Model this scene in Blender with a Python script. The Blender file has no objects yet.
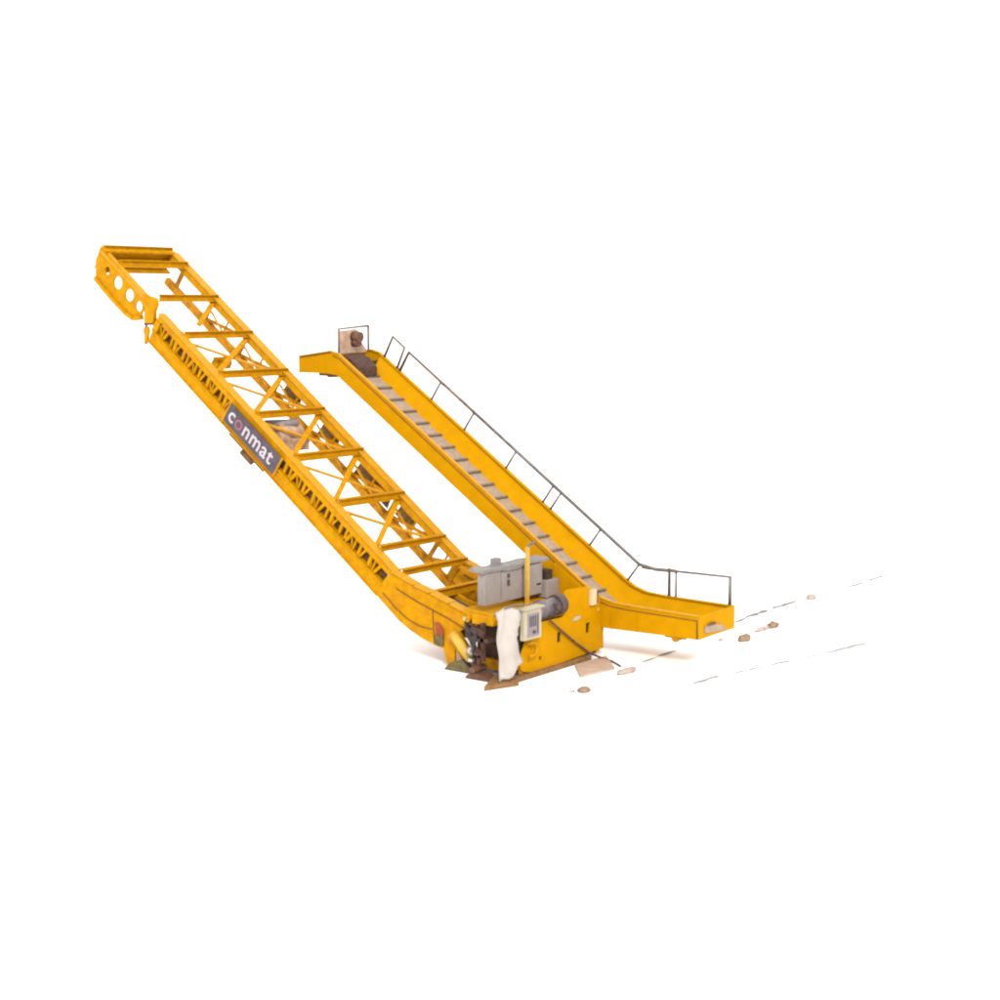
import bpy, bmesh, math, random
from mathutils import Vector, Matrix
random.seed(7)
sc = bpy.context.scene
C = sc.collection

# ------------------------------------------------------------ materials
def mat(name, col, rough=.6, metal=0., var=.0, scale=3., dirt=None, dirt_amt=.0, dirt_scale=1.2, spec=.3, bump=0.):
    m = bpy.data.materials.new(name); m.use_nodes = True
    nt = m.node_tree; N = nt.nodes; Lk = nt.links
    b = N['Principled BSDF']
    b.inputs['Roughness'].default_value = rough
    b.inputs['Metallic'].default_value = metal
    b.inputs['Specular IOR Level'].default_value = spec
    tc = N.new('ShaderNodeTexCoord')
    n1 = N.new('ShaderNodeTexNoise'); n1.inputs['Scale'].default_value = scale; n1.inputs['Detail'].default_value = 6
    Lk.new(tc.outputs['Object'], n1.inputs['Vector'])
    r1 = N.new('ShaderNodeMapRange'); r1.inputs['From Min'].default_value = .3; r1.inputs['From Max'].default_value = .7
    r1.inputs['To Min'].default_value = 1 - var; r1.inputs['To Max'].default_value = 1 + var
    Lk.new(n1.outputs['Fac'], r1.inputs['Value'])
    mu = N.new('ShaderNodeMix'); mu.data_type = 'RGBA'; mu.blend_type = 'MULTIPLY'; mu.inputs['Factor'].default_value = 1
    if name != 'white_ground': col = tuple(c*.70 for c in col)
    mu.inputs['A'].default_value = (*col, 1)
    Lk.new(r1.outputs['Result'], mu.inputs['B'])
    out = mu.outputs['Result']
    if dirt:
        n2 = N.new('ShaderNodeTexNoise'); n2.inputs['Scale'].default_value = dirt_scale; n2.inputs['Detail'].default_value = 9
        n2.inputs['Roughness'].default_value = .7
        Lk.new(tc.outputs['Object'], n2.inputs['Vector'])
        r2 = N.new('ShaderNodeMapRange'); r2.inputs['From Min'].default_value = .52; r2.inputs['From Max'].default_value = .72
        r2.inputs['To Min'].default_value = 0; r2.inputs['To Max'].default_value = dirt_amt
        Lk.new(n2.outputs['Fac'], r2.inputs['Value'])
        m2 = N.new('ShaderNodeMix'); m2.data_type = 'RGBA'
        m2.inputs['B'].default_value = (*dirt, 1)
        Lk.new(out, m2.inputs['A']); Lk.new(r2.outputs['Result'], m2.inputs['Factor'])
        out = m2.outputs['Result']
    Lk.new(out, b.inputs['Base Color'])
    if bump:
        bp = N.new('ShaderNodeBump'); bp.inputs['Strength'].default_value = bump; bp.inputs['Distance'].default_value = .02
        Lk.new(n1.outputs['Fac'], bp.inputs['Height']); Lk.new(bp.outputs['Normal'], b.inputs['Normal'])
    return m

M = dict(
    boom = mat('boom_yellow_paint', (.53,.238,.001), .6, spec=.04, var=.16, scale=5, dirt=(.30,.10,.012), dirt_amt=.75, dirt_scale=2.2),
    boomd= mat('darker_boom_yellow', (.50,.205,.002), .65, spec=.08, var=.25, scale=6, dirt=(.16,.07,.015), dirt_amt=.6, dirt_scale=2.5),  # slightly darker, browner copy of the boom yellow
    yel  = mat('conveyor_yellow_paint', (.54,.256,.0006), .6, spec=.02, var=.07, scale=3, dirt=(.42,.165,.006), dirt_amt=.6, dirt_scale=1.6),
    edge = mat('pale_yellow_edge', (.56,.265,.012), .55, spec=.1, var=.12, scale=6),  # slightly paler yellow for flanges and thin bars
    line = mat('weld_seam', (.17,.07,.01), .8, var=.2),
    dark = mat('dark_brown_steel', (.045,.025,.014), .8, var=.4, scale=8),
    backing= mat('dark_backing', (.11,.055,.012), .8, var=.5, scale=9),
    scrap = mat('brown_background_scrap', (.26,.15,.045), .85, var=.4, scale=7, dirt=(.10,.055,.02), dirt_amt=.8, dirt_scale=4),
    hdark= mat('burnt_brown_steel', (.075,.035,.022), .85, var=.4, scale=7),
    rust = mat('rusty_steel', (.14,.065,.035), .85, var=.4, scale=9, dirt=(.05,.02,.012), dirt_amt=.9, dirt_scale=5, bump=.4),
    deck = mat('dusty_belt', (.36,.265,.19), .85, var=.18, scale=7, dirt=(.22,.16,.13), dirt_amt=.7, dirt_scale=3),
    flight=mat('belt_flight', (.17,.13,.10), .8, var=.3, scale=9),
    belt = mat('black_rubber_belt', (.085,.065,.055), .8, var=.3, scale=6),
    rail = mat('galvanised_rail', (.17,.15,.14), .5, metal=.3, var=.3, scale=4),
    railb= mat('brown_rail', (.17,.105,.08), .6, var=.3, scale=5),
    grey = mat('grey_cabinet_paint', (.30,.265,.25), .6, var=.10, scale=3, dirt=(.26,.22,.2), dirt_amt=.5, dirt_scale=2),
    lid  = mat('grey_lid_paint', (.235,.215,.21), .6, var=.14, scale=5),
    gdark= mat('dark_grey', (.06,.055,.06), .6, var=.2),
    cream= mat('cream_box_paint', (.44,.38,.27), .6, var=.08, scale=5),
    creamp=mat('mauve_grey_panel', (.26,.21,.23), .6, var=.1, scale=6),
    steel= mat('machined_steel', (.22,.19,.19), .45, metal=.75, var=.25, scale=6, spec=.5),
    mcap = mat('motor_cap', (.08,.05,.05), .5, var=.3, scale=7),
    smear = mat('off_white_smear', (.82,.76,.70), .85, var=.06, scale=2.5, bump=.3, spec=.1),
    brack= mat('cream_bracket', (.62,.50,.30), .6, var=.06),
    sign = mat('sign_board', (.085,.065,.085), .7, var=.3, scale=3),
    white= mat('white_lettering', (.50,.45,.48), .6, var=.06),
    redl = mat('red_lettering', (.26,.10,.12), .6, var=.1),
    red  = mat('dark_red', (.30,.045,.012), .45, var=.2, scale=6),
    olive= mat('dirty_olive_steel', (.13,.10,.035), .8, var=.4, scale=8, dirt=(.04,.035,.03), dirt_amt=.8, dirt_scale=5),
    brown= mat('mud_brown', (.24,.12,.04), .85, var=.35, scale=6, dirt=(.09,.05,.03), dirt_amt=.8, dirt_scale=3, bump=.4),
    lyel = mat('light_yellow_paint', (.62,.37,.05), .5, var=.15, scale=5),
    hose = mat('black_hose', (.025,.02,.02), .45, var=.3),
    chrome=mat('bright_steel', (.6,.58,.57), .3, metal=.7, var=.1, spec=.5),
    pink = mat('pale_pink_ground', (.50,.36,.28), .9, var=.14, scale=4),
    dust = mat('dusty_pink_guard', (.47,.31,.22), .85, var=.25, scale=4, dirt=(.25,.13,.07), dirt_amt=.9, dirt_scale=3),
    stone= mat('brown_stone', (.27,.18,.11), .95, var=.4, scale=5, bump=.5),
    pstone=mat('pale_stone', (.42,.33,.28), .95, var=.25, scale=5, bump=.5),
    mark = mat('ground_mark', (.26,.23,.215), .95, var=.5, scale=3),
    markf= mat('faint_ground_mark', (.36,.345,.33), .95, var=.2, scale=3),
    ground=mat('white_ground', (.92,.92,.92), .95, var=.01, scale=.3, spec=0.),
)

# ------------------------------------------------------------ helpers
def V(*a): return Vector(a)
class MB:
    def __init__(s): s.bm = bmesh.new()
    def hexa(s, c):
        v = [s.bm.verts.new(p) for p in c]
        for f in ((0,1,2,3),(7,6,5,4),(0,4,5,1),(1,5,6,2),(2,6,7,3),(3,7,4,0)):
            s.bm.faces.new([v[i] for i in f])
    def box(s, x0,x1,y0,y1,z0,z1):
        s.hexa([V(x0,y0,z0),V(x0,y1,z0),V(x1,y1,z0),V(x1,y0,z0),V(x0,y0,z1),V(x0,y1,z1),V(x1,y1,z1),V(x1,y0,z1)])
        return s
    def bar(s, p, q, w, h, up=(0,0,1)):
        p, q = Vector(p), Vector(q); d = (q-p).normalized(); up = Vector(up)
        sd = d.cross(up).normalized(); u = sd.cross(d).normalized()
        a, b = sd*w/2, u*h/2
        s.hexa([p-a-b, p+a-b, p+a+b, p-a+b, q-a-b, q+a-b, q+a+b, q-a+b]); return s
    def tube(s, p, q, r, n=12, r2=None, cap=True):
        p, q = Vector(p), Vector(q); d = (q-p).normalized()
        up = V(0,0,1) if abs(d.z) < .9 else V(1,0,0)
        a = d.cross(up).normalized(); b = a.cross(d); r2 = r if r2 is None else r2
        A = [s.bm.verts.new(p + (a*math.cos(t)+b*math.sin(t))*r) for t in [2*math.pi*i/n for i in range(n)]]
        B = [s.bm.verts.new(q + (a*math.cos(t)+b*math.sin(t))*r2) for t in [2*math.pi*i/n for i in range(n)]]
        for i in range(n):
            f = s.bm.faces.new([A[i],A[(i+1)%n],B[(i+1)%n],B[i]]); f.smooth = True
        if cap: s.bm.faces.new(A); s.bm.faces.new(B[::-1])
        return s
    def path(s, pts, r, n=8):
        # swept pipe with mitred rings
        pts = [Vector(p) for p in pts]; rings = []
        a = None
        for i, p in enumerate(pts):
            d = ((pts[min(i+1,len(pts)-1)]-p).normalized() + (p-pts[max(i-1,0)]).normalized()).normalized()
            if a is None:
                up = V(0,0,1) if abs(d.z) < .9 else V(1,0,0); a = d.cross(up).normalized()
            a = (a - d*a.dot(d)).normalized(); b = d.cross(a)
            rings.append([s.bm.verts.new(p + (a*math.cos(t)+b*math.sin(t))*r) for t in [2*math.pi*k/n for k in range(n)]])
        for A, B in zip(rings, rings[1:]):
            for k in range(n):
                f = s.bm.faces.new([A[k],A[(k+1)%n],B[(k+1)%n],B[k]]); f.smooth = True
        s.bm.faces.new(rings[0]); s.bm.faces.new(rings[-1][::-1]); return s
    def prism(s, pts, e):
        # pts: planar polygon (Vectors), e: extrusion vector
        e = Vector(e)
        A = [s.bm.verts.new(Vector(p)) for p in pts]; B = [s.bm.verts.new(Vector(p)+e) for p in pts]
        s.bm.faces.new(A); s.bm.faces.new(B[::-1]); n = len(A)
        for i in range(n): s.bm.faces.new([A[(i+1)%n],A[i],B[i],B[(i+1)%n]])
        return s
    def build(s, name, m, parent=None, off=None, bevel=0):
        bmesh.ops.recalc_face_normals(s.bm, faces=s.bm.faces)
        me = bpy.data.meshes.new(name)
        root = parent
        while root is not None and root.parent is not None: root = root.parent
        if off is None: off = root.location if root is not None else V(0,0,0)
        bmesh.ops.translate(s.bm, verts=s.bm.verts, vec=-Vector(off))
        s.bm.to_mesh(me); s.bm.free()
        me.materials.append(m)
        o = bpy.data.objects.new(name, me); C.objects.link(o)
        if parent is not None: o.parent = parent
        else: o.location = off
        if bevel:
            b = o.modifiers.new('bevel','BEVEL'); b.width = bevel; b.segments = 2; b.limit_method = 'ANGLE'
        return o
def plate(name, m, parent, outer, holes, to3, thick):
    """flat plate with holes; outer/holes are 2-D loops, to3(u,v,d) maps to 3-D"""
    cu = bpy.data.curves.new('tmp','CURVE'); cu.dimensions = '2D'; cu.fill_mode = 'BOTH'
    cu.extrude = thick/2
    for lp in [outer]+holes:
        sp = cu.splines.new('POLY'); sp.points.add(len(lp)-1); sp.use_cyclic_u = True
        for i,(u,v) in enumerate(lp): sp.points[i].co = (u,v,0,1)
    o = bpy.data.objects.new('tmp',cu); C.objects.link(o)
    dg = bpy.context.evaluated_depsgraph_get()
    me = bpy.data.meshes.new_from_object(o.evaluated_get(dg))
    bpy.data.objects.remove(o); bpy.data.curves.remove(cu)
    mb = MB(); mb.bm.from_mesh(me); bpy.data.meshes.remove(me)
    for v in mb.bm.verts: v.co = to3(*v.co)
    return mb.build(name, m, parent)
def circ(cx, cy, r, n=20, sx=1.): return [(cx+r*sx*math.cos(2*math.pi*i/n), cy+r*math.sin(2*math.pi*i/n)) for i in range(n)]
def empty(name, loc, label, cat, group=None):
    o = bpy.data.objects.new(name, None); C.objects.link(o); o.location = loc; o.empty_display_size = .3
    o['label'] = label; o['category'] = cat
    if group: o['group'] = group
    return o
def tag(o, label, cat, group=None):
    o['label'] = label; o['category'] = cat
    if group: o['group'] = group
    return o

# ------------------------------------------------------------ ground
g = MB(); g.bm.faces.new([g.bm.verts.new(p) for p in (V(-3000,-3000,0),V(3000,-3000,0),V(3000,3000,0),V(-3000,3000,0))])
g = g.build('ground', M['ground']); g['kind'] = 'structure'

# ------------------------------------------------------------ lattice boom
AL = math.radians(36.4)
E_ = V(-math.cos(AL),0,math.sin(AL)); Nn = V(math.sin(AL),0,math.cos(AL)); O_ = V(-1.76,0,2.50)
def B(s,t,y): return O_ + E_*s + Nn*t + V(0,y,0)
def sx(x): return (-1.76-x)/math.cos(AL)
boom = empty('lattice_boom', (0,1.4,0), 'long yellow open lattice boom with a dark name board, rising to the left', 'conveyor boom')
W = 2.83
S1, S2, S3 = 11.65, 12.75, sx(-13.88)-.08

def chord(name, s0, s1, y0, y1, t0, t1, m, parent=boom):
    """channel section: face plate plus top and bottom flange"""
    mb = MB()
    face = y0 if abs(y0) < abs(y1) or y0 < 0 else y1
    mb.hexa([B(s0,t0,y0),B(s0,t0,y1),B(s1,t0,y1),B(s1,t0,y0),B(s0,t1,y0),B(s0,t1,y1),B(s1,t1,y1),B(s1,t1,y0)])
    return mb.build(name, m, parent)
# near girder ---------------------------------------------------
ng = chord('top_chord', -.05, S1, -.09, .13, -.34, -.12, M['boom'])
chord('top_flange', -.05, S1+.02, -.14, .16, -.12, -.09, M['edge'], ng)
nb = chord('bottom_chord', .05, S1-.05, -.11, .05, -1.04, -.68, M['boom'])
mb = MB()
mb.hexa([B(.05,-1.07,-.16),B(.05,-1.07,.12),B(S1-.03,-1.07,.12),B(S1-.03,-1.07,-.16),B(.05,-1.04,-.16),B(.05,-1.04,.12),B(S1-.03,-1.04,.12),B(S1-.03,-1.04,-.16)])
mb.hexa([B(.05,-.70,-.15),B(.05,-.70,-.11),B(S1-.05,-.70,-.11),B(S1-.05,-.70,-.15),B(.05,-.66,-.15),B(.05,-.66,-.11),B(S1-.05,-.66,-.11),B(S1-.05,-.66,-.15)])
mb.build('bottom_flange', M['boom'], nb)
# lattice in the slot band
mb = MB(); s = .45; k = 0
SG0, SG1 = 5.02, 7.52        # name board
while s < S1-.25:
    a = -.05 if k % 3 else .10
    if True:
        w = (.09,.05,.11,.07)[k % 4]
        mb.bar(B(s,-.33,-.05), B(s+a,-.69,-.05), w, .07, up=(0,1,0))
        if k % 4 == 1: mb.bar(B(s+.02,-.68,-.03), B(s+.24,-.34,-.03), .045, .04, up=(0,1,0))
    s += (.22,.19,.25,.21,.23)[k % 5]; k += 1
mb.build('web_lattice', M['boom'], boom)
mb = MB(); mb.hexa([B(.2,-.72,.06),B(.2,-.72,.09),B(S1-.1,-.72,.09),B(S1-.1,-.72,.06),B(.2,-.30,.06),B(.2,-.30,.09),B(S1-.1,-.30,.09),B(S1-.1,-.30,.06)])  # dark strip behind the lattice, fills its slots with dark colour
mb.build('slot_backing', M['backing'], boom)
for s in (S1-.12,):
    mb = MB(); mb.hexa([B(s-.1,-.68,-.12),B(s-.1,-.68,.05),B(s+.12,-.68,.05),B(s+.12,-.68,-.12),B(s-.1,-.33,-.12),B(s-.1,-.33,.05),B(s+.12,-.33,.05),B(s+.12,-.33,-.12)])
    mb.build('end_plate', M['boom'], boom)
# far girder ----------------------------------------------------
fg = chord('top_chord', -.05, S3, W-.16, W+.06, -.32, -.07, M['boom'])
chord('top_flange', -.05, S3-.1, W-.20, W+.12, -.07, -.04, M['edge'], fg)
chord('bottom_chord', -.2, S3-.3, W-.12, W+.05, -1.12, -.90, M['boomd'])
mb = MB()
bx = [-13.88,-13.17,-11.81,-10.30,-8.76,-7.22,-5.66,-4.04,-2.48,-1.68]
for i, x in enumerate(bx[1:], 1):
    if i == 1:
        m1 = MB(); m1.bar(B(sx(x),-.30,W-.05), B(sx(x),-.95,W-.05), .12, .10, up=(0,1,0)); m1.build('web_post', M['boomd'], boom); continue
    mb.bar(B(sx(x),-.30,W-.05), B(sx(x),-.95,W-.05), .12, .10, up=(0,1,0))
    if i < len(bx)-1 and i > 1:
        mb.bar(B(sx(x),-.92,W-.03), B(sx(bx[i+1])+.05,-.30,W-.03), .10, .06, up=(0,1,0))
        xm = (x+bx[i+1])/2
        mb.bar(B(sx(xm),-.30,W-.06), B(sx(xm),-.95,W-.06), .05, .05, up=(0,1,0))
mb.build('web_lattice', M['boomd'], boom)
# brown panels standing in for background scraps behind the far girder, middle bays
for x0, x1, t1 in ((-8.6,-7.9,-.75),(-7.05,-6.3,-.85),(-5.55,-4.2,-.88),(-3.95,-3.3,-.8)):
    mb = MB(); s0, s1 = sx(x1), sx(x0)
    mb.hexa([B(s0,t1,W+.07),B(s0,t1,W+.09),B(s1,t1,W+.09),B(s1,t1,W+.07),B(s0+.1,-.33,W+.07),B(s0+.1,-.33,W+.09),B(s1-.05,-.33,W+.09),B(s1-.05,-.33,W+.07)])
    mb.build('scrap_panel', M['scrap'], boom)
# thin lacing and a pipe along the inner face of the far girder
for i in range(2, 8):
    mb = MB(); a_, b_ = sx(bx[i]), sx(bx[i+1])
    mb.bar(B(b_+.1,-.95,W-.15), B(a_-.2,-.50,W-.15), .05, .05, up=(0,1,0)); mb.build('lacing_bar', M['edge'], boom)
# cross beams ---------------------------------------------------
for i, x in enumerate(bx):
    s = sx(x); mb = MB(); y0, y1 = (.10 if i > 2 else -.02), W+(-.10,-.03,.0,.03)[min(i,3)]
    if i == 1: y0 = .1
    if i == 2: y0 = .45
    h = .20 if i not in (8,9) else .15
    up = V(0,0,1)
    z = B(s,0,0).z + (.08 if i == 1 else .02); X = x
    if i == 0: X += .06
    mb.box(X-.11,X+.11,y0,y1,z-.03,z); mb.box(X-.02,X+.02,y0+.01,y1-.01,z-h,z-.03); mb.box(X-.11,X+.11,y0,y1,z-h-.03,z-h)
    mb.box(X-.1,X+.1,y1-.05,y1-.035,z-h,z-.03)
    mb.build('cross_beam', M['boom'], boom)
# plan braces ---------------------------------------------------
for i in range(2, 8):
    a, b = sx(bx[i]), sx(bx[i+1])
    mb = MB(); mb.bar(B(a-.1,-.20,W-.15), B(b+.1,-.20,.12) if i > 2 else B(b+.6,-.2,1.2), .16, .07, up=Nn); mb.build('brace', M['boom'], boom)
    if i > 2:
        mb = MB(); mb.bar(B(a-.1,-.27,.12), B(b+.1,-.27,W-.15), .10, .05, up=Nn); mb.build('thin_brace', M['edge'], boom)
# top end frame -------------------------------------------------
z0 = B(S3,0,0).z
mb = MB()
# ribbed end plate, square to the incline
def ep(y0,y1,t0,t1,s0,s1): mb.hexa([B(s0,t0,y0),B(s0,t0,y1),B(s1,t0,y1),B(s1,t0,y0),B(s0,t1,y0),B(s0,t1,y1),B(s1,t1,y1),B(s1,t1,y0)])
ep(-.05,W-.02,-.72,-.05,S3-.05,S3-.01)
ep(-.1,W-.12,-.06,0,S3-.22,S3+.04); ep(-.05,W-.02,-.42,-.36,S3-.22,S3-.05); ep(-.05,W-.02,-.76,-.70,S3-.3,S3)
mb.build('end_frame', M['boom'], boom)
front = [(-13.86,11.38),(-14.12,10.98),(-14.14,10.47),(-13.78,10.16),(-13.24,9.74),(-12.70,9.36),(-12.36,9.20),(-12.05,9.24),(-11.93,9.45),(-11.80,9.82),(-11.95,9.93),(-12.8,10.58)]
hl = [circ(-13.57,10.66,.13), circ(-13.08,10.28,.20,sx=1.05), circ(-12.55,9.90,.19,sx=1.1), circ(-12.12,9.56,.16)]
fp = plate('front_side_plate', M['boom'], boom, front, hl, lambda u,v,d: V(u,-.08+d,v), .06)
mb = MB()
mb.hexa([B(S2-.25,-.15,-.14),B(S2-.25,-.15,.12),B(S3+.02,-.15,.12),B(S3+.02,-.15,-.14),B(S2-.25,-.06,-.14),B(S2-.25,-.06,.12),B(S3+.02,-.06,.12),B(S3+.02,-.06,-.14)])
mb.build('top_flange', M['edge'], fp)
lo = [(-14.14,10.47),(-13.78,10.16),(-13.24,9.74),(-12.70,9.36),(-12.36,9.20),(-12.05,9.24)]
mb = MB()
for a,b in zip(lo,lo[1:]): mb.bar((a[0],-.08,a[1]-.02),(b[0],-.08,b[1]-.02),.20,.12,up=(0,0,1))
mb.build('bottom_flange', M['boom'], fp)
plate('joint_bracket', M['boom'], boom, [(-11.95,9.93),(-11.62,9.86),(-11.36,9.80),(-11.30,9.62),(-11.42,9.40),(-11.44,9.05),(-11.86,9.05),(-11.84,9.5)], [], lambda u,v,d: V(u,-.06+d,v), .14)
mb = MB(); mb.tube((-11.92,-.08,9.02),(-11.05,-.08,9.02),.03,8); mb.build('joint_pin', M['rust'], boom)
hk = plate('hook', M['boom'], boom, [(-11.93,8.93),(-11.75,8.96),(-11.70,8.82),(-11.80,8.55),(-11.86,8.40),(-11.93,8.41),(-11.91,8.66),(-11.96,8.78)], [], lambda u,v,d: V(u,-.06+d,v), .07)
mb = MB(); mb.bar((-11.83,-.08,9.03),(-11.83,-.08,8.92),.05,.05,up=(0,1,0)); mb.build('hook_shank', M['rust'], hk)
# head pulley drive seen hanging below the third bay
mb = MB(); c = B(sx(-10.1)-.3,-.75,1.55)
mb.box(c.x-.16,c.x+.2,c.y-.2,c.y+.22,c.z-.22,c.z+.15); mb.tube((c.x,c.y-.3,c.z-.05),(c.x,c.y+.35,c.z-.05),.13,12)
mb.build('drive_unit', M['boom'], boom, bevel=.02)
mb = MB(); mb.tube((-7.25,.75,5.72),(-7.25,1.75,5.76),.33,20); mb.box(-7.75,-7.2,1.0,1.5,5.75,6.15); mb.box(-6.95,-6.6,.9,1.6,5.35,5.7)  # drum, motor and mount stand in for background scraps inside the boom
hop = mb.build('scrap_drum', M['dust'], boom, bevel=.02)
mb = MB(); mb.tube((-7.55,.7,6.12),(-7.1,1.6,6.12),.12,14); mb.build('motor', M['lid'], hop)
mb = MB(); mb.bar(B(6.45,-.85,.1),B(6.3,-.85,W-.1),.08,.08,up=Nn); mb.build('scrap_mount', M['boomd'], hop)
# name board ----------------------------------------------------
sb = MB(); sb.hexa([B(SG0,-.88,-.22),B(SG0,-.88,-.19),B(SG1,-.88,-.19),B(SG1,-.88,-.22),B(SG0,-.27,-.22),B(SG0,-.27,-.19),B(SG1,-.27,-.19),B(SG1,-.27,-.22)])
board = sb.build('name_board', M['sign'], boom)
for s in (SG0-.03, SG1+.03):
    mb = MB(); mb.bar(B(s,-.92,-.2), B(s,-.24,-.2), .035, .06, up=(0,1,0)); mb.build('board_bracket', M['edge'], board)
def text(body, m, x0, size, name):
    cu = bpy.data.curves.new('t','FONT'); cu.body = body; cu.size = size; cu.extrude = .006; cu.offset = .009; cu.resolution_u = 4; cu.space_character = 1.10
    o = bpy.data.objects.new('t',cu); C.objects.link(o)
    dg = bpy.context.evaluated_depsgraph_get(); me = bpy.data.meshes.new_from_object(o.evaluated_get(dg))
    bpy.data.objects.remove(o); bpy.data.curves.remove(cu)
    b = MB(); b.bm.from_mesh(me); bpy.data.meshes.remove(me)
    w = max(v.co.x for v in b.bm.verts)
    for v in b.bm.verts:
        p = v.co.copy(); v.co = B(SG1-.10-(x0+p.x), -.73+p.y, -.23-p.z)
    b.build(name, m, board); return w*TS
TS = 1.0  # text scale
x = 0;
w = text('c', M['white'], 0, .65, 'letters')
w2 = text('o', M['redl'], w+.05, .66, 'letters')
w3 = text('nmat', M['white'], w+w2+.10, .65, 'letters')
print('TEXT WIDTH', w+w2+w3+.10)
mb = MB(); mb.tube(B(SG0+.5,-1.16,-.02),B(SG1-.3,-1.16,-.02),.06,10); mb.tube(B(SG0+1.0,-1.28,-.02),B(SG0+1.5,-1.28,-.02),.10,10)
mb.build('take_up_cylinder', M['rust'], boom)
# curved foot of the boom --------------------------------------
foot = [(-1.78,2.40),(-1.03,2.12),(-.46,1.97),(.20,1.76),(.72,1.58),(.82,1.25),(.36,.92),(.34,.12),(.10,.03),(-.06,.50),(-.40,.57),(-.80,.69),(-1.20,.84),(-1.62,1.06),(-2.04,1.37),(-2.43,1.67),(-2.32,1.9),(-2.12,2.18),(-2.0,2.28)]
for y in (-.10, W-.04):
    fs = plate('foot_side_plate', M['boom'], boom, foot, [], lambda u,v,d: V(u,y+d,v), .05)
    mb = MB(); tp = [(-1.80,2.40),(-1.03,2.12),(-.46,1.97),(.20,1.76),(.74,1.58)]
    for a,b in zip(tp,tp[1:]): mb.bar((a[0]-.02,y+.05,a[1]),(b[0]+.02,y+.05,b[1]),.28,.05)
    mb.build('top_flange', M['edge'], fs)
    mb = MB(); lp = [(-1.70,1.95),(-1.0,1.68),(-.4,1.50),(.15,1.33),(.66,1.14)]
    for a,b in zip(lp,lp[1:]): mb.bar((a[0],y-.035,a[1]),(b[0],y-.035,b[1]),.02,.03)
    lp = [(-2.2,1.78),(-1.75,1.42),(-1.3,1.15),(-.9,1.02),(-.55,.98),(-.38,1.0)]
    for a,b in zip(lp,lp[1:]): mb.bar((a[0],y-.035,a[1]),(b[0],y-.035,b[1]),.02,.025)
    mb.bar((-.42,y-.035,1.52),(-.36,y-.035,.60),.02,.025,up=(0,1,0))
    mb.build('weld_seam', M['line'], fs)
mb = MB(); mb.prism([V(-.30,-.20,1.20),V(-.16,-.20,1.20),V(-.02,-.20,1.02),V(.0,-.20,.86),V(-.26,-.20,.86)],(0,.06,0)); recess = mb.build('recess_block', M['red'], boom, bevel=.03)  # dark red block standing in for a reddish brown recess
mb = MB(); mb.box(-.30,-.02,-.19,-.13,.58,.86); mb.build('recess_base', M['olive'], recess)
# foot floor with belt
mb = MB()
fl = [(-1.9,1.55),(-.9,1.42),(.2,1.20),(1.0,1.1)]
for a,b in zip(fl,fl[1:]): mb.bar((a[0],1.45,a[1]-.3),(b[0],1.45,b[1]-.3),.9 if a[0]<-1 else 2.7,.05)
mb.build('floor_plate', M['boom'], boom)
mb = MB(); mb.bar((-.9,.62,1.72),(.22,.62,1.36),.8,.05); mb.build('belt', M['belt'], boom)
mb = MB(); mb.bar((-1.2,1.1,1.72),(.3,1.1,1.38),.08,.28); mb.bar((-1.2,1.9,1.75),(.3,1.9,1.40),.08,.30); mb.build('belt_guide', M['boom'], boom)
for x,z,h in ((-.62,1.98,.20),):
    mb = MB(); mb.box(x-.09,x+.09,.05,W,z-.03,z); mb.box(x-.02,x+.02,.06,W-.01,z-h,z-.03); mb.box(x-.09,x+.09,.05,W,z-h-.03,z-h)
    mb.build('cross_beam', M['boom'], boom)
mb = MB(); mb.bar((-1.5,2.35,2.25),(-.2,2.75,1.55),.14,.08); mb.bar((-1.2,2.0,1.75),(-.2,2.85,2.0),.10,.08); mb.bar((-1.1,1.5,1.4),(-.3,2.8,1.5),.4,.05)
mb.build('foot_brace', M['boomd'], boom)
mb = MB(); c = V(-1.05,2.3,1.75); mb.tube(c,c+V(.28,.12,-.12),.10,12); mb.tube(c+V(.25,.1,-.1),c+V(.4,.2,-.2),.06,10); mb.build('tensioner', M['cream'], boom)

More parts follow.
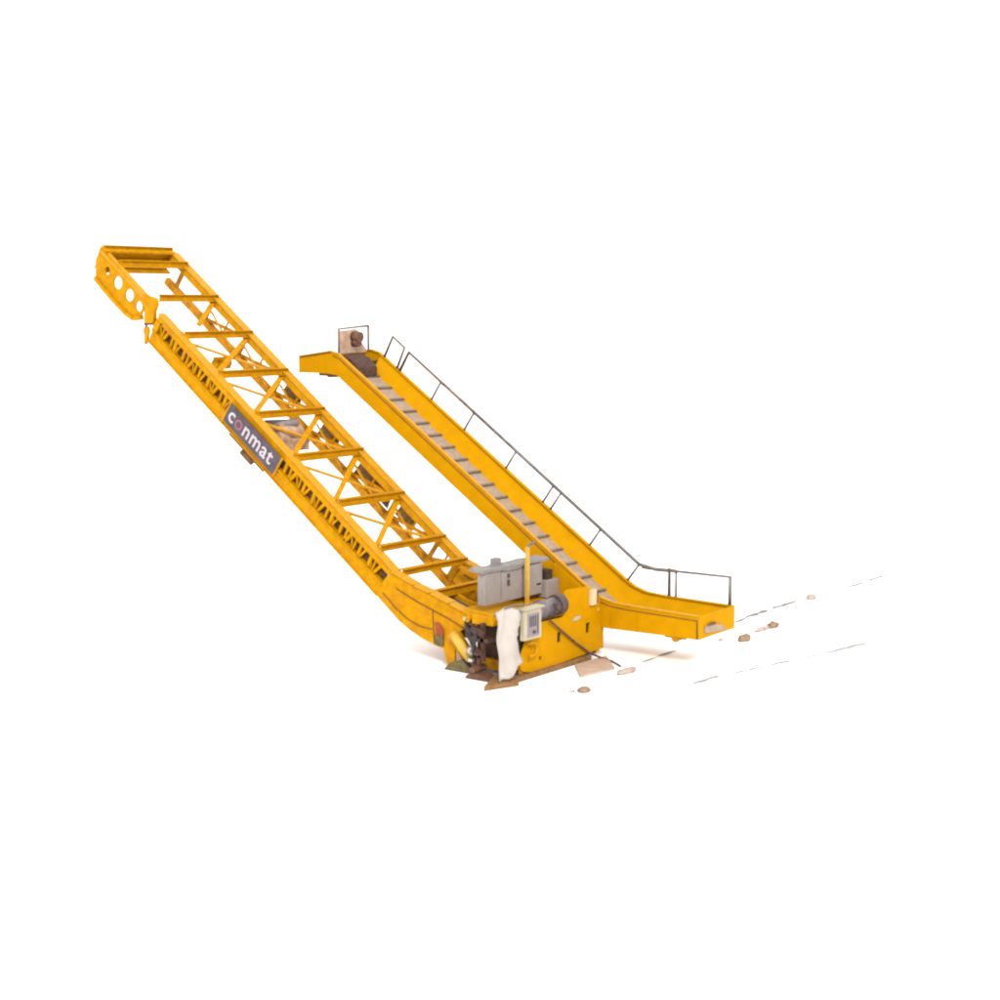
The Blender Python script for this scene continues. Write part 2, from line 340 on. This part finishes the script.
# ------------------------------------------------------------ inclined conveyor
Y0, Y1 = 3.60, 5.45
conv = empty('inclined_conveyor', (2.0,4.5,0), 'solid sided yellow inclined conveyor with dusty belt and thin handrail, right of the lattice boom', 'conveyor')
def wz(x):
    if x < -7.39: return 8.17 + (x+7.39)*.11
    if x < 2.30: return 1.84 - .67*(x-2.04)
    return 1.47 if x > 3.2 else 1.84-.67*.26 + (x-2.30)/.9*(1.47-(1.84-.67*.26))
topl = [(-8.95,8.00),(-7.62,8.18),(-7.25,8.08),(1.95,1.90),(2.35,1.66),(2.80,1.53),(3.4,1.49),(5.56,1.45)]
botl = [(5.56,.84),(4.6,.83),(2.55,.80),(2.25,.95),(1.6,1.45),(-7.22,7.38),(-7.36,7.46),(-7.75,7.50),(-8.95,7.50)]
wall_outline = topl + botl
for y, nm in ((Y0,'near'),(Y1,'far')):
    w_ = plate('side_wall', M['yel'], conv, wall_outline, [], lambda u,v,d: V(u,y+d,v), .04)
    mb = MB()
    for a,b in zip(topl,topl[1:]): mb.bar((a[0]-.01,y,a[1]+.02),(b[0]+.01,y,b[1]+.02),.10 if nm=='near' else .14,.035)
    mb.build('top_flange', M['edge'] if nm=='near' else M['yel'], w_)
    if nm == 'near':
        mb = MB(); sl = [(-7.5,8.06),(-7.25,7.97),(1.95,1.78),(2.35,1.54),(2.80,1.43),(3.4,1.39),(5.52,1.35)]
        for a,b in zip(sl,sl[1:]): mb.bar((a[0],y-.03,a[1]),(b[0],y-.03,b[1]),.02,.02)
        mb.bar((-8.9,y-.03,7.985),(-7.6,y-.03,8.15),.02,.03)
        mb.build('weld_seam', M['line'], w_)
        mb = MB(); mb.bar((5.55,y-.03,1.36),(5.55,y-.03,.86),.03,.02,up=(0,1,0)); mb.build('weld_seam', M['line'], w_)
        for x in (2.86,3.72):
            mb = MB(); mb.bar((x,y-.035,1.36),(x,y-.035,.84),.05,.03,up=(0,1,0)); mb.build('stiffener', M['yel'], w_)
        mb = MB(); bl = [(1.5,1.30),(-7.00,7.08)]
        mb.bar((1.6,y-.03,1.47),(-7.2,y-.03,7.385),.03,.03); mb.build('bottom_lip', M['yel'], w_)
plate('end_wall', M['yel'], conv, [(Y0-.02,.84),(Y1+.02,.86),(Y1+.02,1.49),(Y0-.02,1.47)], [], lambda u,v,d: V(5.58+d,u,v), .04)
mb = MB(); mb.prism([V(5.61,3.85,.98),V(5.61,5.02,.90),V(5.61,4.7,1.10),V(5.61,3.85,1.18)],(.02,0,0)); mb.build('wear_plate', M['deck'], conv)
mb = MB(); mb.prism([V(5.64,3.95,1.17),V(5.64,4.4,1.17),V(5.64,4.35,1.23),V(5.64,4.05,1.23)],(.02,0,0)); mb.build('plate_handle', M['rust'], conv)
# belt and flights
YB = Y1-.38      # the belt stops at a sloping skirt plate on the far side
dl = [(-8.8,7.62),(-7.45,7.62),(-7.15,7.50),(2.05,1.84-.60),(2.6,1.0),(5.5,.93)]
mb = MB()
for a,b in zip(dl,dl[1:]): mb.bar((a[0],(Y0+YB)/2,a[1]),(b[0],(Y0+YB)/2,b[1]),YB-Y0-.06,.03)
belt = mb.build('belt', M['deck'], conv)
d0, d1 = V(-7.15,0,7.50), V(2.05,0,1.24); L_ = (d1-d0).length; dd = (d1-d0).normalized(); nn = V(-dd.z,0,dd.x)
k = 0; s = .25
while s < L_:
    p = d0+dd*s+nn*.05; mb = MB()
    mb.bar(p+V(0,Y0+.05,0), p+V(0,YB-.02,0), .065, .05, up=nn)
    mb.build('flight', M['flight'], belt); s += .61
mb = MB()
pr = [(-7.2,7.54,8.02),(2.05,1.26,1.72),(2.6,1.02,1.5),(5.5,.95,1.40)]
for a,b in zip(pr,pr[1:]): mb.prism([V(a[0],YB-.04,a[1]),V(b[0],YB-.04,b[1]),V(b[0],Y1-.025,b[2]),V(a[0],Y1-.025,a[2])],(0,-.01,-.03))
mb.build('skirt_plate', M['yel'], conv)
# underside sheet of the tail and head
mb = MB(); mb.bar((2.5,4.5,.83),(5.54,4.5,.86),Y1-Y0-.06,.03); mb.bar((-8.93,4.5,7.53),(-7.6,4.5,7.53),Y1-Y0-.06,.03); mb.bar((-7.2,4.5,7.42),(1.7,4.5,1.44),Y1-Y0-.06,.02); mb.build('bottom_plate', M['yel'], conv)
mb = MB(); mb.prism([V(-8.95,Y0-.02,7.5),V(-8.95,Y1+.02,7.5),V(-8.95,Y1+.02,8.02),V(-8.95,Y0-.02,8.02)],(-.03,0,0)); mb.build('end_wall', M['yel'], conv)
mb = MB(); mb.tube((4.85,3.70,.80),(4.85,5.3,.80),.10,14); mb.box(4.5,5.15,3.66,3.72,.78,.90); mb.tube((4.85,3.62,.80),(4.85,3.70,.80),.12,14); mb.build('tail_roller', M['boomd'], conv)
mb = MB(); mb.tube((-7.75,3.66,7.50),(-7.75,5.3,7.50),.13,14); mb.box(-8.15,-7.45,3.62,3.68,7.42,7.52); mb.build('head_roller', M['rust'], conv)
mb = MB(); mb.box(-7.85,-7.45,4.0,4.95,7.66,8.08); mb.prism([V(-7.45,4.0,7.66),V(-7.45,4.0,8.06),V(-7.2,4.0,8.0),V(-6.85,4.0,7.70),V(-6.85,4.0,7.40),V(-7.1,4.0,7.5)],(0,.9,0)); mb.build('head_drum', M['hdark'], conv, bevel=.05)
mb = MB(); mb.tube((-7.30,Y0+.06,7.80),(-7.30,4.0,7.80),.07,14); mb.build('drum_shaft', M['dark'], conv)
mb = MB(); mb.tube((-7.30,4.9,7.80),(-7.30,Y1-.04,7.80),.07,14); mb.build('drum_shaft', M['dark'], conv)
# head guard
gx = -7.8
gf = MB(); gf.path([(gx,4.16,8.05),(gx,4.16,8.86),(gx,5.52,8.95)],.04,8); gf.path([(gx,5.52,8.97),(gx,5.52,8.12)],.04,8)
guard = gf.build('head_guard', M['railb'], conv)
plate('guard_sheet', M['dust'], guard, [(4.20,8.10),(4.19,8.80),(4.9,8.86),(5.08,8.76),(5.12,8.5),(5.28,8.32),(5.48,8.12)], [], lambda u,v,d: V(gx+.03+d,u,v), .015)
mb = MB(); mb.tube((gx+.06,4.78,8.62),(gx+.34,4.78,8.60),.17,16); mb.tube((gx+.06,4.76,8.42),(gx+.30,4.76,8.42),.12,14); mb.build('guard_motor', M['rust'], guard)
# handrail on the far wall
hr = MB()
sl_ = -.68
def rz(x): return 5.27 + sl_*(x+1.82)
YR = Y1
pts = [(x, YR, rz(x)) for x in (-6.04,-4.2,-3.5)]
rail_col = []
def post(x, m):
    b = MB(); bx_ = x-.40; b.tube((x,YR,rz(x)),(bx_,YR,wz(bx_)+.02),.038,8); return b
r1 = MB(); r1.path([(-6.44,YR,7.53),(-6.04,YR,rz(-6.04)),(-3.37,YR,rz(-3.37))],.055,8)
R1 = r1.build('handrail', M['railb'], conv)
r2 = MB(); r2.path([(-3.37,YR,rz(-3.37)),(-.36,YR,rz(-.36))],.056,8)
R2 = r2.build('handrail', M['rail'], conv)
r3 = MB(); r3.path([(-.36,YR,rz(-.36)),(2.52,YR,rz(2.52)),(3.05,YR,2.23),(3.5,YR,2.24)],.056,8)
R3 = r3.build('handrail', M['rail'], conv)
r4 = MB(); r4.path([(3.52,YR,1.5),(3.52,YR,2.24),(5.45,YR,2.26),(5.45,YR,1.5)],.052,8)
R4 = r4.build('handrail', M['rail'], conv)
for x, par in ((-4.75,R1),(-3.45,R1),(-1.85,R2),(-.48,R2),(-.2,R3),(1.2,R3),(2.52,R3)):
    post(x,0).build('post', M['rail'], par)
b = MB(); b.tube((3.74,YR,2.24),(3.74,YR,1.5),.035,8); b.build('post', M['rail'], R4)
b = MB(); b.tube((5.45,YR+.02,2.26),(5.45,YR+.02,1.5),.05,8); b.build('post', M['rail'], R4)
b = MB(); b.path([(-7.06,YR,7.98),(-6.70,YR,8.62),(-6.22,YR,8.28),(-6.54,YR,7.62)],.046,8); b.build('hoop_rail', M['railb'], conv)
for x, par in ((-4.55,R1),(-3.9,R1),(2.75,R3),(3.6,R4)):
    b = MB(); z = rz(x) if x < 2.6 else 2.24; b.tube((x-.12,YR,z+.08 if x<2.6 else z+.02),(x+.14,YR,z-.09 if x<2.6 else z),.055,8); b.build('rail_clamp', M['railb'], par)

# ------------------------------------------------------------ base unit
base = empty('base_unit', (1.5,1.8,0), 'boxy yellow steel base unit with grey cabinet and motor between the two conveyors', 'machine base')
X = 2.45
ep_out = [(-.08,.30),(-.06,.52),(.12,.90),(.42,1.12),(.80,1.38),(1.80,1.36),(1.92,1.5),(1.92,2.02),(2.05,2.06),(2.9,2.02),(3.25,1.90),(3.60,1.66),(3.73,1.60),(3.74,.20),(2.74,.17),(1.72,.13),(.9,.11),(.35,.13),(.05,.19)]
ho = [[(1.55,.70),(1.72,.71),(1.73,.99),(1.56,.98)],[(2.88,.74),(3.05,.75),(3.06,1.03),(2.89,1.02)],circ(.80,.42,.06,12)]
epn = plate('end_plate', M['yel'], base, ep_out, ho, lambda u,v,d: V(X+d,u,v), .05)
mb = MB(); mb.box(2.32,2.36,-.0,3.6,.3,1.39); mb.build('inner_plate', M['dark'], base)  # coloured dark so the end plate slots show as dark openings
mb = MB(); mb.box(.95,2.30,.16,.22,.28,1.38); mb.build('dark_back_panel', M['hdark'], base)  # added dark panel, keeps bright ground from showing through under the deck
mb = MB(); mb.prism([V(X+.03,2.2,1.20),V(X+.03,2.35,1.29),V(X+.03,2.58,1.28),V(X+.03,2.6,1.22),V(X+.03,2.42,1.17)],(.02,0,0)); mb.build('emblem', M['cream'], epn)
mb = MB(); mb.box(X+.03,X+.05,3.40,3.5,1.28,1.38); mb.build('label_plate', M['lyel'], epn)
mb = MB(); mb.box(X+.03,X+.12,3.02,3.26,1.50,1.92); mb.build('mounting_bracket', M['brack'], epn)
mb = MB(); mb.box(X+.02,X+.10,3.27,3.36,1.52,1.88); mb.build('bracket_gusset', M['rust'], epn)
# frame
mb = MB(); mb.box(.9,2.42,-.05,.12,.14,.40); mb.box(.9,2.42,3.45,3.62,.14,1.2); mb.box(.9,1.05,.12,3.45,.16,.40); mb.build('chassis_frame', M['boomd'], base)
mb = MB(); mb.box(.15,2.415,.05,3.5,1.40,1.54); mb.build('deck_plate', M['yel'], base)
mb = MB(); mb.bar((2.18,-.5,1.70),(2.18,1.55,1.72),.10,.14); mb.bar((2.0,-.55,1.62),(.7,-.1,1.60),.12,.14); mb.build('deck_edge', M['yel'], base)
mb = MB(); mb.prism([V(.9,3.5,1.5),V(2.40,3.5,1.2),V(2.44,3.5,1.60),V(1.9,3.5,1.86),V(.95,3.5,2.45)],(0,.06,0)); mb.build('conveyor_support', M['yel'], base)
# cabinet
cab = MB().box(.74,1.0,.34,1.95,1.70,2.60).build('cabinet', M['grey'], base, bevel=.012)
MB().box(.30,1.02,2.03,2.86,1.70,2.55).build('side_cabinet', M['grey'], cab, bevel=.012)
mb = MB()
n = 22; random.seed(3)
# dented lid, slightly buckled along its edge
topv, botv = [], []
for i in range(n+1):
    y = .20+2.90*i/n; dz = .012*math.sin(i*.9)+.008*random.random()
    topv.append((y, 2.66+dz)); botv.append((y, 2.585+dz*.4 - (.05 if 1 < y < 1.8 else 0)))
mb.prism([V(1.06,y,z) for y,z in topv]+[V(1.06,y,z) for y,z in reversed(botv)], (-.50,0,.02))
mb.build('lid', M['lid'], cab)
mb = MB(); mb.box(.6,.80,1.05,1.3,2.64,2.86); mb.build('roof_vent', M['lid'], cab, bevel=.01)
mb = MB(); mb.box(1.0,1.03,1.30,1.38,2.12,2.28); mb.box(1.0,1.03,1.30,1.38,2.33,2.44); mb.build('door_handle', M['gdark'], cab)
mb = MB(); mb.box(.999,1.004,1.02,1.03,1.76,2.56); mb.build('door_seam', M['gdark'], cab)
mb = MB(); mb.box(1.0,1.02,2.60,2.80,1.95,2.0); mb.build('warning_plate', M['lyel'], cab)
MB().box(.6,1.15,2.9,3.48,1.56,2.05).build('junction_box', M['grey'], base, bevel=.02)
MB().box(.7,1.05,3.0,3.3,2.0,2.32).build('dark_fitting', M['dark'], base, bevel=.02)
mb = MB(); mb.bar((1.25,1.86,1.54),(1.25,1.86,3.12),.09,.09,up=(0,1,0)); up_ = mb.build('upright_post', M['lyel'], base)
mb = MB(); mb.path([(1.25,1.86,3.08),(1.22,1.96,3.14),(1.15,2.15,3.17),(1.1,2.4,3.17)],.04,8); mb.build('bent_conduit', M['rail'], up_)
mb = MB(); mb.box(2.08,2.14,1.0,1.25,1.82,1.86); mb.build('red_tag', M['red'], base)
# motor
mot = MB().tube((2.42,.45,1.66),(2.42,1.62,1.72),.235,24).build('motor', M['steel'], base)
mb = MB(); mb.tube((2.42,1.50,1.715),(2.42,1.76,1.73),.28,24); mb.build('motor_cap', M['mcap'], mot)
mb = MB()
for i in range(7): mb.tube((2.42,.72+.10*i,1.67),(2.42,.745+.10*i,1.672),.25,24)
mb.build('cooling_fin', M['steel'], mot)
mb = MB(); mb.tube((2.42,.30,1.66),(2.42,.46,1.66),.15,16); mb.build('motor_shaft', M['chrome'], mot)
mb = MB(); mb.box(2.62,2.70,1.15,1.40,1.60,1.85); mb.tube((2.66,1.26,1.72),(2.78,1.26,1.72),.08,12); mb.build('terminal_box', M['mcap'], mot)
# control box
cb = MB().box(2.62,2.76,-.28,.46,1.08,1.88).build('control_box', M['cream'], base, bevel=.015)
MB().box(2.76,2.775,-.14,.34,1.16,1.76).build('control_panel', M['creamp'], cb)
mb = MB()
for y in (-.06,.02,.10,.18): mb.box(2.775,2.785,y-.015,y+.02,1.42,1.70)
mb.box(2.775,2.785,.26,.29,1.22,1.72)
for z in (1.28,): mb.tube((2.795,.10,z),(2.82,.10,z),.045,12)
mb.build('switch', M['gdark'], cb)
mb = MB(); mb.box(2.56,2.82,-.34,.52,1.88,1.92); mb.build('box_hood', M['cream'], cb)
mb = MB(); mb.path([(2.6,-.1,1.97),(2.6,-.5,2.03),(2.6,-.95,2.0),(2.5,-1.2,1.85)],.03,8); mb.build('bent_conduit', M['rail'], cb)
mb = MB(); mb.tube((2.58,-.36,1.3),(2.58,-.36,1.9),.07,10); mb.build('box_stand', M['olive'], cb)
# hydraulic cluster at the near corner
mb = MB(); mb.box(.92,1.30,-.35,.05,1.30,1.62); mb.box(1.3,2.0,-.6,-.1,1.42,1.66); mb.tube((1.05,-.36,1.48),(1.05,-.5,1.48),.08,12); mb.build('valve_block', M['boom'], base, bevel=.02)
MB().tube((1.0,-.50,1.50),(1.0,-.55,1.50),.05,12).build('bolt_head', M['cream'], base)
hz = MB()
hz.path([(.85,-.25,1.35),(1.0,-.42,1.25),(1.15,-.42,1.08),(1.22,-.45,.88),(1.3,-.5,.7)],.07,10)
hz.path([(.80,-.2,1.15),(1.0,-.4,1.05),(1.2,-.5,.95),(1.35,-.6,.80),(1.38,-.6,.45)],.06,10)
hz.path([(.9,-.3,1.38),(1.25,-.5,1.40),(1.5,-.75,1.2),(1.5,-.8,.7)],.035,8)
hz.path([(1.0,-.3,1.42),(1.4,-.6,1.35),(1.7,-.9,1.3),(1.6,-.95,.6)],.03,8)
hz.build('hose_bundle', M['hose'], base)
mb = MB(); mb.box(1.42,1.49,-.52,-.42,.45,1.50); mb.box(1.70,1.80,-.75,-.65,.5,1.5); mb.box(1.3,1.95,-.75,-.42,1.0,1.10); mb.tube((1.35,-.62,1.28),(1.80,-.82,1.25),.09,12); mb.tube((1.35,-.6,.78),(1.75,-.85,.75),.08,12); mb.build('pump_frame', M['hdark'], base)
mb = MB(); mb.tube((1.25,-.62,.72),(1.45,-.75,.72),.10,14); mb.box(1.28,1.42,-.74,-.62,.44,.52); mb.build('bright_fitting', M['chrome'], base)
mb = MB(); mb.tube((.42,-.28,.98),(1.10,-.40,.42),.13,16); leg = mb.build('jack_cylinder', M['lyel'], base)
mb = MB(); mb.tube((1.10,-.40,.42),(1.36,-.44,.20),.08,12); mb.build('jack_rod', M['rust'], leg)
mb = MB(); mb.bar((.35,-.12,.90),(.95,-.12,.20),.10,.40,up=(0,0,1)); mb.build('jack_mount', M['boom'], base)
mb = MB(); mb.prism([V(.12,-.35,0.0),V(.35,-.35,.22),V(.75,-.35,.36),V(1.05,-.35,.15),V(1.1,-.35,0)],(0,.4,0)); mb.build('foot_shoe', M['olive'], base, bevel=.02)
mb = MB(); mb.prism([V(1.2,-.80,0),V(1.28,-.80,.10),V(1.5,-.80,.20),V(1.85,-.80,.12),V(2.0,-.80,0)],(0,.45,0)); mb.tube((1.5,-.86,.26),(1.5,-.30,.26),.09,12); mb.tube((1.5,-.55,.2),(1.5,-.55,.55),.07,12); mb.build('jack_foot', M['rust'], base, bevel=.02)
# timber skid under the end plate
mb = MB(); mb.prism([V(2.50,-1.62,0),V(2.85,-.62,0),V(2.62,-.40,0),V(2.60,1.9,0),V(2.60,3.0,0),V(2.1,3.0,0),V(2.05,.4,0),V(1.95,-.5,0)],(0,0,.13)); mb.build('timber_skid', M['brown'], base, bevel=.02)
mb = MB(); mb.box(2.2,2.40,-.1,3.5,.10,.24); mb.build('sill', M['dark'], base)
mb = MB(); mb.path([(2.62,.10,.95),(2.62,.36,.92),(2.62,.46,.78),(2.62,.38,.62),(2.62,.1,.58)],.045,8); mb.build('looped_pipe', M['boomd'], base)

# ------------------------------------------------------------ loose things
bm = MB(); nu, nv = 10, 22  # off white sheet standing in for an erased blank patch
yl = lambda v: -1.33+.04*math.sin(v*9)
yr = lambda v: -.36+.08*math.sin(v*7+1)+(.08 if .25 < v < .5 else 0)
grid = []
for j in range(nv+1):
    v = j/nv; row = []
    for i in range(nu+1):
        u = i/nu; y = yl(v)+(yr(v)-yl(v))*u
        ztop = 1.97+.10*math.sin(u*math.pi)-.12*u*u; zbot = .20+.38*u*u+.04*math.sin(u*11)
        z = ztop+(zbot-ztop)*v
        row.append(bm.bm.verts.new((2.62+.05*math.sin(u*9+v*3)+.03*math.sin(v*13)+.12*v, y, z)))
    grid.append(row)
for j in range(nv):
    for i in range(nu):
        f = bm.bm.faces.new([grid[j][i],grid[j][i+1],grid[j+1][i+1],grid[j+1][i]]); f.smooth = True
r = bmesh.ops.solidify(bm.bm, geom=bm.bm.faces[:], thickness=.03)
tag(bm.build('erased_patch_sheet', M['smear'], off=V(2.62,-.85,.2)), 'off white ragged sheet standing in for an erased patch beside the cream control box', 'sheet')
tag(MB().path([(2.60,1.02,1.42),(2.56,1.6,1.05),(2.54,2.3,.60),(2.56,3.0,.18),(2.85,3.22,.03),(3.2,3.1,.03),(3.7,2.75,.03)],.032,8).build('cable', M['rust'], off=V(2.6,1.0,1.4)), 'thin dark cable running diagonally across the yellow end plate down to the ground', 'cable')
mb = MB(); mb.prism([V(2.66,2.10,.0),V(2.70,3.55,.0),V(3.75,2.42,.0),V(3.57,1.04,.0)],(0,0,.05)); tag(mb.build('ground_patch', M['pink'], off=V(3,2,0), bevel=.01), 'flat pale pink patch of sandy ground beneath the end plate', 'slab')  # remnant of sandy ground, built as a thin flat piece

def stone(x, y, sx_, sy_, sz_, m, label, seed, grp='loose stones on the white ground'):
    rnd = random.Random(seed); b = MB(); bmesh.ops.create_icosphere(b.bm, subdivisions=3, radius=1)
    ph = [rnd.uniform(0,6) for _ in range(6)]
    for v in b.bm.verts:
        d = v.co.normalized()
        k = 1+.18*math.sin(3*d.x+ph[0])*math.cos(4*d.y+ph[1])+.12*math.sin(7*d.z+5*d.x+ph[2])+.07*math.sin(11*d.y+ph[3])
        v.co = V(x+d.x*k*sx_, y+d.y*k*sy_, max(-.01, sz_*.55+d.z*k*sz_))
    for f in b.bm.faces: f.smooth = True
    tag(b.build('stone', m, off=V(x,y,0)), label, 'stone', grp)
stone(4.52,-.12,.13,.20,.09,M['stone'],'small brown stone on the ground below the pink patch',1)
stone(4.30,-.35,.05,.10,.04,M['pstone'],'tiny pale pebble left of the brown stone below the pink patch',9)
stone(4.20,2.30,.14,.40,.08,M['pstone'],'long pale pinkish stone at the end of the cable',2)
stone(4.62,7.80,.15,.26,.12,M['stone'],'brown stone on the ground, nearest the closed end of the inclined conveyor',3)
stone(4.36,10.0,.13,.26,.12,M['stone'],'brown stone in the middle of the ground right of the conveyor end',4)
stone(4.32,9.40,.09,.40,.07,M['pstone'],'flat pale stone touching the left of a brown stone',5)
stone(3.1,14.95,.14,.22,.11,M['pstone'],'small pale stone alone in a gap of the upper broken ground line',6)
stone(4.1,7.35,.06,.10,.05,M['pstone'],'tiny pale pebble close to the closed end of the inclined conveyor',8)

def marks(name, segs, m, w):
    b = MB(); rnd = random.Random(5)
    for (x0,y0,x1,y1,ws) in segs:
        n = max(3,int(abs(y1-y0)/.22)); Lf, Rt = [], []
        for i in range(n+1):
            t = i/n; x = x0+(x1-x0)*t; y = y0+(y1-y0)*t
            tp = min(1, 4*t+.2, 4*(1-t)+.2)
            h = w*ws*tp*rnd.uniform(.7,1.2); c = rnd.uniform(-.15,.15)*w*ws
            Lf.append(V(x+c-h/2,y,.005)); Rt.append(V(x+c+h/2,y,.005))
        b.prism(Lf+Rt[::-1],(0,0,.006))
    o = b.build(name, m); o['kind'] = 'structure'; return o
marks('ground_joint', [(3.08,9.9,2.97,11.0,.6),(2.97,10.9,2.90,12.4,1.2),(2.89,12.5,2.85,14.4,1.0),(2.95,16.2,3.06,17.6,.5),(3.08,17.8,3.05,19.2,.7),(3.02,19.3,3.0,21.0,.7)], M['mark'], .23)
marks('ground_joint', [(3.83,3.5,3.82,4.4,.5),(3.80,4.5,3.78,5.4,.9)], M['markf'], .17)
marks('tyre_track', [(6.21,2.2,6.28,3.5,.8),(6.44,3.9,6.68,5.1,.6),(6.70,5.2,6.92,6.3,.8),(6.96,6.6,7.2,7.4,.6),(7.2,7.45,7.58,9.8,1.0)], M['markf'], .21)

# ------------------------------------------------------------ world, sun, camera
w = bpy.data.worlds.new('World'); sc.world = w; w.use_nodes = True
bg = w.node_tree.nodes['Background']; bg.inputs['Color'].default_value = (1,1,1,1); bg.inputs['Strength'].default_value = 1.9
th = math.atan((1758-500)/(1613./math.cos(math.atan(195/1613.))))
pitch = math.atan(195/1613.)
def mf(v): return V(v[0]*math.cos(th)-v[1]*math.sin(th), v[0]*math.sin(th)+v[1]*math.cos(th), v[2])
right = mf((1,0,0)); fwd = mf((0,math.cos(pitch),-math.sin(pitch))); up = mf((0,math.sin(pitch),math.cos(pitch)))
ld = bpy.data.lights.new('sun','SUN'); ld.energy = 3.4; ld.angle = math.radians(12); ld.color = (1,.96,.90)
lo_ = bpy.data.objects.new('sun', ld); C.objects.link(lo_)
sd = mf((-.10,.85,-.55)).normalized()      # direction the sunlight travels
lo_.rotation_euler = sd.to_track_quat('-Z','Y').to_euler()
lo_.location = (0,-20,30)
cd = bpy.data.cameras.new('camera'); cam = bpy.data.objects.new('camera', cd); C.objects.link(cam)
cd.sensor_fit = 'HORIZONTAL'; cd.sensor_width = 36; cd.lens = 36*1.613; cd.clip_end = 10000; cd.clip_start = .5
R = Matrix((right, up, -fwd)).transposed()
cam.matrix_world = Matrix.Translation(V(27,-32.6,9.6)) @ R.to_4x4()
sc.camera = cam
sc.render.engine = 'CYCLES'
sc.render.resolution_x = sc.render.resolution_y = 1024
sc.cycles.filter_width = 2.2
sc.view_settings.view_transform = 'Standard'; sc.view_settings.look = 'None'; sc.view_settings.exposure = 0; sc.view_settings.gamma = 1
